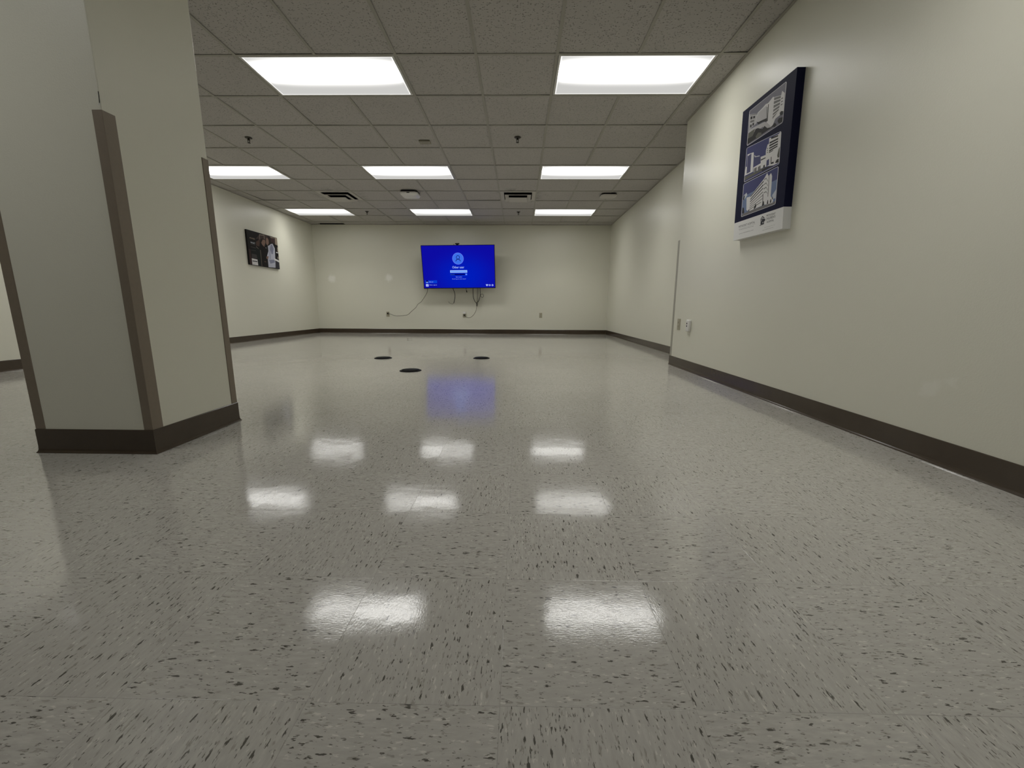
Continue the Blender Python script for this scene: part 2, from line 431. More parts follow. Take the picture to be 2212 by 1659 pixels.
struct(b.build('trim_1'))

# cove base: a strip with a curved toe
def base_prof(h=.102):
    return [(0, 0), (.0115, 0), (.0115, .0025), (.0095, .005), (.0068, .010), (.0055, .017), (.005, .03), (.005, h-.003), (.003, h), (0, h)]
def base_run(mb, p, q, nrm, m):
    """profile swept from p to q, standing out from the wall along nrm"""
    pr = base_prof(); A = []; B = []
    d = (Vector(q)-Vector(p)).normalized(); nv = Vector(nrm)
    for (o, z) in pr:
        A.append(mb.bm.verts.new((p[0]+nv.x*o, p[1]+nv.y*o, z))); B.append(mb.bm.verts.new((q[0]+nv.x*o, q[1]+nv.y*o, z)))
    k = mb.mi(m); n = len(pr)
    for i in range(n):
        f = mb.bm.faces.new((A[i], B[i], B[(i+1) % n], A[(i+1) % n])); f.material_index = k
    for qd in (A, B):
        f = mb.bm.faces.new(qd); f.material_index = k
for nm, p, q, nr in (('left', (XL, YR), (XL, YB), (1, 0)), ('back', (XL, YB), (XR, YB), (0, -1)), ('right_far', (XR, YJ), (XR, YB), (-1, 0)), ('right_near', (XN, YR), (XN, YJ+.005), (-1, 0)), ('jog', (XN-.005, YJ), (XR, YJ), (0, 1)), ('rear', (XL, YR), (XN, YR), (0, 1))):
    b = MB(); base_run(b, p, q, nr, M['base']); struct(b.build('baseboard_' + nm))

# ------------------------------------------------------------------ corner guard on the outer corner of the right wall
b = MB()
b.prism([(XN, YJ-.045), (XN-.0022, YJ-.043), (XN-.0022, YJ+.0022), (XN+.043, YJ+.0022), (XN+.045, YJ), (XN, YJ)], 2, .104, 1.326, M['guard_grey'])
tag(b.build('corner_guard', None, loc=(XN, YJ, .104)), 'thin grey corner guard strip on the outer corner of the right wall', 'corner guard')

# ------------------------------------------------------------------ the free-standing column
CX0, CX1, CY0, CY1 = -2.018, -1.525, 1.620, 2.133
col = thing('column', 'square cream column with brown corner guards standing in the left foreground', 'column', ((CX0+CX1)/2, (CY0+CY1)/2, 0))
b = MB(); b.box((CX0, CY0, 0), (CX1, CY1, H+.02), M['wall'], bevel=.003, seg=2); b.build('shaft', None, col)
b = MB()
pr = base_prof(.103)
loops = []
for o, z in pr:
    loops.append([b.bm.verts.new(v) for v in ((CX0-o, CY0-o, z), (CX1+o, CY0-o, z), (CX1+o, CY1+o, z), (CX0-o, CY1+o, z))])
for A, B in zip(loops, loops[1:]):
    for i in range(4): b.bm.faces.new((A[i], A[(i+1) % 4], B[(i+1) % 4], B[i]))
o = b.build('base', M['base'], col)
for sx, sy, w1, w2 in ((1, -1, .036, .050), (-1, -1, .038, .038), (1, 1, .038, .038), (-1, 1, .038, .038)):
    x = CX1 if sx > 0 else CX0; y = CY1 if sy > 0 else CY0
    t = .0028
    b = MB()
    top = 1.312
    P = [(x-sx*w1, y), (x-sx*(w1-.002), y+sy*t), (x+sx*(t-.001), y+sy*t), (x+sx*t, y+sy*(t-.001)), (x+sx*t, y-sy*(w2-.002)), (x, y-sy*w2), (x, y)]
    b.prism(P, 2, .104, top, M['guard'])
    g = b.build('corner_guard', None, col)
    b = MB(); b.prism([(x-sx*w1, y), (x-sx*w1, y+sy*.0012), (x+sx*(t*.4), y+sy*.0012), (x+sx*.0012, y+sy*(t*.4)), (x+sx*.0012, y-sy*w2), (x, y-sy*w2), (x, y)], 2, top+.0002, top+.003, M['seal'])
    b.build('caulk_line', None, g)
# chipped spot on the column's edge
b = MB()
b.face([(CX1-.0045, CY0-.0006, 1.333), (CX1-.0005, CY0-.0012, 1.336), (CX1+.0008, CY0-.0006, 1.372), (CX1-.002, CY0-.0008, 1.374), (CX1-.003, CY0-.0008, 1.352)], M['hole'])
b.face([(CX1-.008, CY0-.0006, 1.329), (CX1-.001, CY0-.001, 1.330), (CX1-.001, CY0-.001, 1.3335), (CX1-.007, CY0-.0006, 1.332)], M['frame'])
b.build('chip', None, col)

# ------------------------------------------------------------------ ceiling lights
def make_light(label):
    t = thing('ceiling_light', label, 'light', (0, 0, H), 'fluorescent ceiling lights')
    wx, wy = 2*T/2-.0145, T/2-.0145            # outer frame half sizes
    lx, ly = .578, .281                        # lens half sizes
    b = MB()
    for (a, c) in (((-wx, -wy), (wx, -ly)), ((-wx, ly), (wx, wy)), ((-wx, -ly), (-lx, ly)), ((lx, -ly), (wx, ly))):
        b.box((a[0], a[1], H+.001), (c[0], c[1], H+.012), M['frame'])
    b.box((-wx, -wy, H+.075), (wx, wy, H+.08), M['frame'])
    for (a, c) in (((-wx, -wy), (wx, -wy+.002)), ((-wx, wy-.002), (wx, wy)), ((-wx, -wy), (-wx+.002, wy)), ((wx-.002, -wy), (wx, wy))):
        b.box((a[0], a[1], H+.012), (c[0], c[1], H+.075), M['frame'])
    b.build('frame', None, t)
    b = MB(); b.box((-lx, -ly, H+.003), (lx, ly, H+.006)); b.build('lens', M['lens'], t)
    ld = bpy.data.lights.new('tubes', 'AREA'); ld.shape = 'RECTANGLE'; ld.size = 1.08; ld.size_y = .36; ld.energy = LAMP_W
    ld.spread = math.radians(SPREAD); ld.color = (1.0, .99, .955)
    lo = bpy.data.objects.new('tubes', ld); COL.objects.link(lo); lo.parent = t; lo.location = (0, -.01, -.0015)
    return t
LBL = {(0, 0): 'lit ceiling light nearest the camera, left of the pair in front', (4, 0): 'lit ceiling light nearest the camera, close to the wall with the navy poster',
       (-4, 0): 'lit ceiling light hidden behind the foreground column', (-4, 4): 'lit ceiling light in the middle row, partly behind the column guard',
       (0, 4): 'lit ceiling light in the centre of the middle row', (4, 4): 'lit ceiling light at the right end of the middle row',
       (-4, 8): 'lit ceiling light in the farthest row, beside the left wall', (0, 8): 'lit ceiling light in the farthest row, above the television', (4, 8): 'lit ceiling light at the right end of the farthest row'}
L0 = None
for k, r in LIGHTS + REAR:
    loc = (GX+(k+1)*T, GY+(r+.5)*T, H); lab = LBL.get((k, r), {(4, -4): 'lit ceiling light overhead beside the near right wall'}.get((k, r), 'dimmer lit ceiling light overhead in front of the foreground column'))
    if L0 is None: L0 = make_light(lab); L0.location = loc
    else:
        c = copy_thing(L0, loc, lab)
        if (k, r) == REAR[1]:                     # unseen fixture in front of the column, dimmed to suit the column's brightness
            for ch in c.children:
                if ch.type == 'LIGHT': ch.data = ch.data.copy(); ch.data.energy = LAMP_W*.72
                elif ch.name.startswith('lens'): ch.data = ch.data.copy(); ch.data.materials[0] = mat_lens(.8)

# ------------------------------------------------------------------ air diffusers
def make_vent(label):
    t = thing('ceiling_vent', label, 'vent', (0, 0, H), 'square air diffusers')
    a = T/2-.0125; s = .234
    b = MB()
    for (p, q) in (((-a, -a), (a, -s)), ((-a, s), (a, a)), ((-a, -s), (-s, s)), ((s, -s), (a, s))):
        b.box((p[0], p[1], H+.0005), (q[0], q[1], H+.006), M['offwhite'])
    b.build('frame', None, t)
    b = MB()
    for (p, q) in (((-s, -s), (s, -s+.004)), ((-s, s-.004), (s, s)), ((-s, -s), (-s+.004, s)), ((s-.004, -s), (s, s))):
        b.box((p[0], p[1], H+.006), (q[0], q[1], H+.092), M['hole'])
    b.box((-s, -s, H+.092), (s, s, H+.096), M['hole']); b.build('duct', None, t)
    ro, ri = .217, .155; z = H-.033
    b = MB()
    def ring(m, ro, ri, z0, z1, rise):
        k = m.mi(M['offwhite'])
        O = [(-ro, -ro), (ro, -ro), (ro, ro), (-ro, ro)]; I = [(-ri, -ri), (ri, -ri), (ri, ri), (-ri, ri)]
        V = [[m.bm.verts.new((p[0], p[1], zz)) for p in Q] for Q, zz in ((O, z0), (O, z0+.004), (I, z1+rise), (I, z1+rise-.003))]
        for A, B in zip(V, V[1:] + V[:1]):
            for i in range(4):
                f = m.bm.faces.new((A[i], A[(i+1) % 4], B[(i+1) % 4], B[i])); f.material_index = k
    ring(b, ro, ri, z, z, .012)
    for sx in (-1, 1):
        for sy in (-1, 1): b.box((sx*(ro-.05)-.004, sy*(ro-.05)-.004, z+.018), (sx*(ro-.05)+.004, sy*(ro-.05)+.004, H+.03), M['hole'])
    b.build('outer_louvre', None, t)
    b = MB(); b.box((-.150, -.150, z-.028), (.150, .150, z-.023), M['offwhite'], bevel=.002)
    b.box((-.10, -.10, z-.023), (.10, .10, H+.03), M['hole'])
    b.build('centre_plate', None, t)
    return t
v0 = make_vent('square air diffuser in the ceiling left of the white wireless box'); v0.location = (GX-1.5*T, GY+6.5*T, H)
copy_thing(v0, (GX+3.5*T, GY+6.5*T, H), 'square air diffuser in the ceiling right of the white wireless box')

# ------------------------------------------------------------------ sprinklers
def make_sprinkler(label):
    t = thing('fire_sprinkler', label, 'sprinkler', (0, 0, H), 'pendent fire sprinklers')
    b = MB(); b.lathe([(.012, .002), (.036, .002), (.037, -.001), (.030, -.005), (.016, -.009), (.012, -.009)], (0, 0, H), M['brass'], 28); b.build('escutcheon', None, t)
    b = MB(); b.lathe([(.011, 0), (.011, -.018), (.014, -.018), (.014, -.024), (.008, -.026)], (0, 0, H), M['brass'], 12)
    for s in (-1, 1): b.tube([(s*.008, 0, H-.022), (s*.011, 0, H-.032), (s*.008, 0, H-.044), (0, 0, H-.050)], .003, M['brass'], 8, 4)
    b.lathe([(.0028, -.024), (.0032, -.034), (.0028, -.045)], (0, 0, H), M['silver'], 10)
    b.build('body', None, t)
    b = MB(); b.lathe([(.004, -.047), (.006, -.051), (.017, -.052), (.017, -.0535), (.004, -.054)], (0, 0, H), M['brass'], 20); b.build('deflector', None, t)
    return t
s0 = make_sprinkler('fire sprinkler in the near ceiling, beside the foreground column'); s0.location = (-3.068, 4.992, H)
copy_thing(s0, (-.035, 4.987, H), 'fire sprinkler in the near ceiling, right of the tan cover plate')
copy_thing(s0, (-3.042, 8.576, H), 'fire sprinkler in the far ceiling, behind the left air diffuser')
copy_thing(s0, (-.031, 8.591, H), 'fire sprinkler in the far ceiling, behind the right air diffuser')

# tan cover plate
t = thing('cover_plate', 'small rectangular tan cover plate on a ceiling tile', 'cover plate', (-1.097, 5.108, H))
b = MB(); b.box((-1.160, 5.060, H-.012), (-1.034, 5.150, H+.003), M['tan'], bevel=.003); b.build('plate', None, t)
for sx in (-.045, .045):
    b = MB(); b.lathe([(.0035, -.012), (.0035, -.0135), (.001, -.014)], (-1.097+sx, 5.105, H), M['silver'], 10); b.build('screw', None, t)

# wireless boxes under the ceiling
def ap(label, cx, cy, w, d, gap, th, dome):
    t = thing('access_point', label, 'wireless access point', (cx, cy, H))
    b = MB(); b.prism(rrect(cx-w/2+.012, cy-d/2+.010, cx+w/2-.012, cy+d/2-.01, .05), 2, H-gap-.001, H+.003, M['black']); b.build('mount', None, t)
    b = MB(); k = b.mi(M['white'] if dome else M['offwhite']); loops = []
    for ins, z in ((0, H-gap), (0, H-gap-th*.35), (.008, H-gap-th*.65), (.02, H-gap-th*.85), (.045, H-gap-th)):
        loops.append([b.bm.verts.new((p[0], p[1], z)) for p in rrect(cx-w/2+ins, cy-d/2+ins, cx+w/2-ins, cy+d/2-ins, .06-ins*.6)])
    n = len(loops[0])
    for A, B in zip(loops, loops[1:]):
        for i in range(n):
            f = b.bm.faces.new((A[i], A[(i+1) % n], B[(i+1) % n], B[i])); f.smooth = True
    b.bm.faces.new(loops[0]); b.bm.faces.new(list(reversed(loops[-1])))
    b.build('housing', None, t)
    if dome:
        b = MB(); b.prism(rrect(cx-.024, H-gap-th*.42, cx+.024, H-gap-th*.18, .004), 1, cy-d/2-.0015, cy-d/2+.004, M['hole']); b.build('badge', None, t)
    return t
ap('white rounded wireless box hanging from the ceiling between the two air diffusers', -1.815, 7.19, .292, .30, .026, .05, True)
ap('flat off-white wireless box on the ceiling beside the right wall', 1.47, 7.33, .268, .26, .022, .012, False)

# ------------------------------------------------------------------ floor boxes
def floor_box(label, x, y, r, rot):
    t = thing('floor_box', label, 'floor box', (x, y, 0), 'black floor boxes')
    b = MB(); b.lathe([(r*.6, 0), (r, 0), (r, .0025), (r*.965, .0055), (r*.86, .0085), (r*.83, .0075), (r*.6, .0075)], (x, y, 0), M['blackgloss'], 48); b.build('flange', None, t)
    b = MB(); b.lathe([(.001, .0075), (r*.815, .0075), (r*.81, .0115), (r*.78, .0130), (.001, .0135)], (x, y, 0), M['blackgloss'], 48); lid = b.build('lid', None, t)
    c, s = math.cos(rot), math.sin(rot)
    for a in (-.035, .035):
        b = MB(); px, py = x + a*c - r*.45*s, y + a*s + r*.45*c
        b.box((px-.010, py-.006, .0130), (px+.010, py+.006, .0165), M['blackgloss'], bevel=.0015); b.build('hinge', None, lid)
    b = MB(); b.box((x-.028, y-r*.55, .0130), (x+.028, y-r*.48, .0158), M['blackgloss'], bevel=.001)
    b.build('latch', None, lid)
floor_box('round black floor box nearest the camera', -1.063, 3.965, .105, .2)
floor_box('round black floor box far left, behind the nearest one', -1.657, 4.95, .105, -.3)
floor_box('round black floor box far right, in line below the television', -.460, 5.015, .101, .1)

# ------------------------------------------------------------------ outlets
def plate_part(t, c, w, h, th, nrm, m, kind):
    """c: centre on the wall; nrm 'y' (back wall, faces -y) or 'x' (right wall, faces -x)"""
    def mp(u, v, d): return (c[0]+u, c[1]-d, c[2]+v) if nrm == 'y' else (c[0]-d, c[1]-u, c[2]+v)
    def bx(mb, u0, u1, v0, v1, d0, d1, m, bev=0):
        A, B = mp(u0, v0, d0), mp(u1, v1, d1)
        mb.box([min(a, q) for a, q in zip(A, B)], [max(a, q) for a, q in zip(A, B)], m, bevel=bev)
    b = MB(); bx(b, -w/2, w/2, -h/2, h/2, 0, th, m, min(.003, th*.4)); b.build('plate', None, t)
    if kind == 'duplex':
        for s in (-1, 1):
            b = MB(); bx(b, -.017, .017, s*.0195-.0135, s*.0195+.0135, th-.001, th+.0025, m, .0015)
            for u in (-.0065, .0065): bx(b, u-.0012, u+.0012, s*.0195-.003, s*.0195+.007, th+.002, th+.0029, M['hole'])
            bx(b, -.0025, .0025, s*.0195-.0095, s*.0195-.005, th+.002, th+.0029, M['hole'])
            b.build('receptacle', None, t)
        b = MB(); bx(b, -.003, .003, -.003, .003, th, th+.0015, M['silver'], .001); b.build('screw', None, t)
    return bx
t = thing('wall_outlet', 'almond outlet low on the back wall with the long grey cord plugged in', 'outlet', (-3.141, YB, .450), 'outlets on the back wall')
bx = plate_part(t, (-3.141, YB, .450), .072, .116, .006, 'y', M['almond'], 'duplex')
t = thing('wall_outlet', 'outlet low on the back wall with the white adapter, under the television', 'outlet', (-1.306, YB, .450), 'outlets on the back wall')
plate_part(t, (-1.306, YB, .450), .074, .122, .006, 'y', M['almond'], 'duplex')
t = thing('wall_outlet', 'empty almond outlet low on the back wall, right of the television', 'outlet', (.512, YB, .442), 'outlets on the back wall')
plate_part(t, (.512, YB, .442), .070, .116, .006, 'y', M['almond'], 'duplex')
b = MB(); b.box((-1.338, YB-.052, .468), (-1.268, YB-.0095, .522), M['white'], bevel=.004); tag(b.build('power_adapter', None, loc=(-1.303, YB-.01, .495)), 'white power adapter plugged into the outlet under the television', 'power adapter')
t = thing('wall_outlet', 'flat almond plate on the right wall, nearer the wall corner', 'outlet', (XN, 4.405, .451))
plate_part(t, (XN, 4.405, .451), .072, .118, .007, 'x', M['almond'], 'duplex')
t = thing('data_outlet', 'raised white data box with two dark ports on the right wall', 'data box', (XN, 4.122, .450))
b = MB(); b.box((XN-.030, 4.122-.036, .392), (XN, 4.122+.036, .507), M['white'], bevel=.010, seg=4); b.build('housing', None, t, smooth=True)
for z in (.470, .445):
    b = MB(); b.box((XN-.0312, 4.127-.008, z-.0075), (XN-.029, 4.127+.008, z+.0075), M['hole'], bevel=.0006); b.build('port', None, t)

# ------------------------------------------------------------------ television
def Rx(a): return Matrix.Rotation(a, 4, 'X')
TVM = Matrix.Translation((-1.376, 9.547, 1.513)) @ Matrix.Rotation(math.radians(.23), 4, 'Z') @ Rx(math.radians(9.17)) @ Matrix.Rotation(math.radians(-.78), 4, 'Y')
W2, H2 = .8225, .4727
tv = thing('television', 'large wall-mounted television showing a blue sign-in screen', 'television', mw=TVM)
def L(mb, name, parent=tv, m=None): return mb.build(name, m, parent, world=False)
b = MB(); bz = .011
for (p, q) in (((-W2, -H2), (W2, -H2+.016)), ((-W2, H2-bz), (W2, H2)), ((-W2, -H2+.016), (-W2+bz, H2-bz)), ((W2-bz, -H2+.016), (W2, H2-bz))):
    b.box((p[0], -.004, p[1]), (q[0], .028, q[1]), M['black'])
L(b, 'bezel')
b = MB(); b.box((-W2+.006, .010, -H2+.006), (W2-.006, .034, H2-.006), M['black'])
b.box((-.50, .034, -.40), (.50, .075, .12), M['black'], bevel=.012); L(b, 'back_housing')
b = MB(); b.box((-W2+.004, -.0055, -H2-.006), (-W2+.052, .012, -H2-.0002), M['silver'], bevel=.001); L(b, 'silver_piece')  # small silver piece under the lower left corner
# the picture on the screen: one flat panel
b = MB(); Y0 = -.001
b.box((-W2+bz, Y0, -H2+.016), (W2-bz, .009, H2-bz), M['s_blue'])
lay = [0]
def yl():
    lay[0] += 1; return Y0 - .00005*lay[0]
def flat(pts, m): y = yl(); b.face([(p[0], y, p[1]) for p in pts], m)
def disc(cx, cz, r, m, n=40, a0=0, a1=2*PI): flat([(cx+r*math.cos(a0+(a1-a0)*i/n), cz+r*math.sin(a0+(a1-a0)*i/n)) for i in range(n)], m)
def arc(cx, cz, r, wd, a0, a1, m, n=30, zs=1.0):
    y = yl()
    for i in range(n):
        p, q = a0+(a1-a0)*i/n, a0+(a1-a0)*(i+1)/n
        b.face([(cx+rr*math.cos(a), y, cz+zs*rr*math.sin(a)) for rr, a in ((r-wd/2, p), (r+wd/2, p), (r+wd/2, q), (r-wd/2, q))], m)
def rect(x0, z0, x1, z1, m, r=0): flat(rrect(x0, z0, x1, z1, r) if r else [(x0, z0), (x1, z0), (x1, z1), (x0, z1)], m)
def txt(s, cx, cz, w, h, m, bold=0.0):
    b.text(s, .1, Matrix.Translation((cx, yl(), cz)) @ Matrix.Rotation(PI/2, 4, 'X'), m, (w, h), bold)
disc(-.005, .183, .126, M['s_ring']); disc(-.005, .183, .119, M['s_disc'])
arc(-.004, .209, .037, .011, 0, 2*PI, M['s_navy'])
arc(-.004, .112, .052, .012, .06*PI, .94*PI, M['s_navy'], zs=1.12)
txt('Other user', -.008, -.004, .268, .05, M['s_text'], .0008)
rect(-.197, -.122, .189, -.070, M['s_edge']); rect(-.190, -.110, .182, -.082, M['s_field'])
rect(-.199, -.187, .188, -.139, M['s_rim'], .006); rect(-.193, -.178, .140, -.145, M['s_dark']); rect(.142, -.182, .186, -.141, M['s_btn'])
txt('Password', -.145, -.162, .085, .016, M['s_disc'])
flat([(.153, -.165), (.170, -.165), (.165, -.171), (.170, -.172), (.179, -.162), (.170, -.152), (.165, -.153), (.170, -.159), (.153, -.159)], M['s_text'])
txt('Sign-in options', -.003, -.218, .142, .021, M['s_text'], .0005)
txt('How do I sign in to another domain?', -.004, -.262, .312, .019, M['s_text'])
rect(-.782, -.352, -.510, -.287, M['s_tile'])
disc(-.738, -.318, .030, M['s_navy'], a0=-.1, a1=PI+.1); disc(-.737, -.312, .026, M['s_navy'])
rect(-.760, -.335, -.716, -.322, M['s_icon'], .004)
txt('Other user', -.645, -.321, .095, .020, M['s_text'])
rect(-.770, -.424, -.712, -.366, M['s_icon'], .012); arc(-.741, -.385, .012, .005, 0, 2*PI, M['s_tile']); rect(-.745, -.42, -.737, -.392, M['s_tile'])
txt('Other sign-in', -.607, -.391, .172, .022, M['s_text'], .0005)
flat([(.605, -.385), (.655, -.385), (.655, -.405), (.64, -.412), (.635, -.425), (.622, -.425), (.61, -.405)], M['s_icon']); disc(.634, -.397, .008, M['s_tile'])
arc(.690, -.405, .015, .008, 0, 2*PI, M['s_icon']); rect(.699, -.409, .714, -.401, M['s_icon'])
arc(.755, -.406, .016, .008, .62*PI, 2.38*PI, M['s_icon']); rect(.751, -.402, .759, -.385, M['s_icon'])
L(b, 'screen')
# bracket from the back of the set to the wall
b = MB()
b.box((-1.62, YB-.018, 1.36), (-1.12, YB, 1.70), M['black'], bevel=.003)
for x in (-1.55, -1.20): b.box((x-.02, 9.64, 1.50), (x+.02, YB-.015, 1.56), M['black'], bevel=.003)
b.box((-1.60, 9.62, 1.38), (-1.15, 9.645, 1.66), M['black'], bevel=.003)
b.build('wall_mount', None, tv)
# webcam on the top edge
wc = thing('webcam', 'small black webcam sitting on top of the television', 'webcam', mw=TVM @ Matrix.Translation((-.004, 0, H2)))
b = MB(); b.box((-.047, -.018, .0125), (.047, .014, .038), M['black'], bevel=.008, seg=3); L(b, 'body', wc)
b = MB(); b.lathe([(.009, -.0205), (.009, -.016), (.004, -.016)], (0, 0, .025), M['blackgloss'], 16, axis=1); L(b, 'lens', wc)
b = MB(); b.box((-.026, -.010, .0005), (.026, .03, .014), M['black'], bevel=.002); b.box((-.02, .0365, -.03), (.02, .042, .004), M['black'], bevel=.001); b.box((-.02, .026, .001), (.02, .042, .005), M['black']); L(b, 'clip', wc)
b = MB(); b.box((-.084, -.004, H2+.0005), (-.073, .012, H2+.020), M['black'], bevel=.002)
o = b.build('cable_clip', None, None, world=False); o.matrix_world = TVM; tag(o, 'tiny black clip on the television top edge, left of the webcam', 'clip')

# ------------------------------------------------------------------ cables
def shift(P, top=None):
    Q = list(P)
    if top: Q = top + Q
    return Q
CAB_LEFT = [(-2.129, 9.7, 1.01), (-2.152, 9.712, 0.942), (-2.204, 9.724, 0.862), (-2.256, 9.736, 0.793), (-2.308, 9.749, 0.735), (-2.384, 9.761, 0.683), (-2.437, 9.773, 0.607), (-2.539, 9.785, 0.525), (-2.629, 9.797, 0.448), (-2.717, 9.809, 0.424), (-2.84, 9.821, 0.411), (-2.94, 9.834, 0.411), (-3.027, 9.840, 0.439), (-3.09, 9.842, 0.462), (-3.118, 9.846, 0.468)]
CAB_TAIL = [(-1.533, 9.7, 1.035), (-1.508, 9.719, 0.968), (-1.501, 9.737, 0.877), (-1.518, 9.756, 0.774), (-1.538, 9.773, .715)]
CAB_TAIL2 = [(-1.538, 9.773, .73), (-1.541, 9.775, .712), (-1.566, 9.780, .697), (-1.612, 9.79, .703), (-1.651, 9.80, .728), (-1.668, 9.805, .757)]
CAB_A = [(-1.073, 9.7, 1.043), (-1.076, 9.735, 0.914), (-1.071, 9.77, 0.834), (-1.04, 9.805, 0.754), (-1.017, 9.83, 0.73), (-1.008, 9.845, .69)]
CAB_B = [(-0.91, 9.7, 1.044), (-0.912, 9.735, 0.914), (-0.924, 9.77, 0.847), (-0.958, 9.805, 0.766), (-0.985, 9.83, 0.73), (-.986, 9.845, .69)]
CAB_C = [(-0.976, 9.72, 1.045), (-0.982, 9.733, 0.914), (-0.986, 9.746, 0.8), (-0.990, 9.76, 0.708), (-0.999, 9.773, 0.627), (-1.023, 9.786, 0.534), (-1.073, 9.799, 0.451), (-1.141, 9.812, 0.392), (-1.202, 9.825, 0.374), (-1.263, 9.835, 0.394), (-1.298, 9.840, 0.418), (-1.306, 9.845, 0.432)]
CAB_LOOP = [(-0.919, 9.755, 0.875), (-0.895, 9.757, 0.916), (-0.866, 9.760, 0.928), (-0.839, 9.763, 0.911), (-0.835, 9.765, 0.882), (-0.849, 9.767, 0.856), (-0.873, 9.770, 0.85), (-0.897, 9.773, 0.87), (-0.916, 9.775, 0.893)]
CAB_D = [(-0.951, 9.69, 1.044), (-0.958, 9.733, 0.915), (-0.968, 9.777, 0.801), (-0.988, 9.800, 0.709), (-.997, 9.825, .685)]
def up(P, z=1.15, y=9.735): return [(P[0][0], y, z)] + P
def cable(name, label, P, r, m, kids=()):
    t = thing(name, label, 'cable', P[0])
    b = MB(); b.tube(P, r, m); b.build('cord', None, t)
    for nm, f in kids:
        b = MB(); f(b); b.build(nm, None, t)
    return t
cable('power_cable', 'long grey cord drooping from the television to the left outlet', up(CAB_LEFT), .0052, M['cableg'],
      [('plug', lambda b: b.box((-3.152, YB-.040, .455), (-3.118, YB-.009, .484), M['hole'], bevel=.004))])
cable('video_cable', 'black cable curving down below the television with a free end', up(CAB_TAIL), .0075, M['cablek'],
      [('lead', lambda b: b.tube(CAB_TAIL2, .0038, M['cableg']))])
cable('video_cable', 'left strand of the dark cable bundle under the television', up(CAB_A), .0075, M['cablek'])
cable('video_cable', 'right strand of the dark cable bundle under the television, with a small loop', up(CAB_B), .0075, M['cablek'],
      [('loop', lambda b: b.tube(CAB_LOOP, .0042, M['cablek']))])
cable('data_cable', 'thin grey strand between the dark cables under the television', up(CAB_D), .0055, M['cableg'])
cable('power_cable', 'thin cord from the cable bundle down to the outlet with the white adapter', up(CAB_C), .0052, M['cableg'],
      [('plug', lambda b: b.box((-1.322, YB-.046, .420), (-1.290, YB-.009, .448), M['hole'], bevel=.004))])
b = MB(); b.lathe([(.014, -.045), (.016, -.02), (.016, .03), (.010, .05)], (-.997, 9.807, .690), M['cablek'], 12)
tag(b.build('cable_tie', None, loc=(-.997, 9.807, .69)), 'dark wrap gathering the cable bundle under the television', 'cable tie')
t = thing('hanging_connector', 'small black connector dangling from the bottom of the television', 'connector', (-1.22, 9.66, 1.0))
b = MB(); b.tube([(-1.236, 9.668, 1.10), (-1.231, 9.665, 1.05), (-1.224, 9.662, 1.016)], .006, M['black']); b.build('lead', None, t)
b = MB(); b.tube([(-1.224, 9.662, 1.020), (-1.222, 9.661, 1.006)], .0085, M['silver']); b.build('collar', None, t)
b = MB(); b.tube([(-1.222, 9.661, 1.006), (-1.209, 9.658, .958)], .011, M['black']); b.build('plug', None, t)

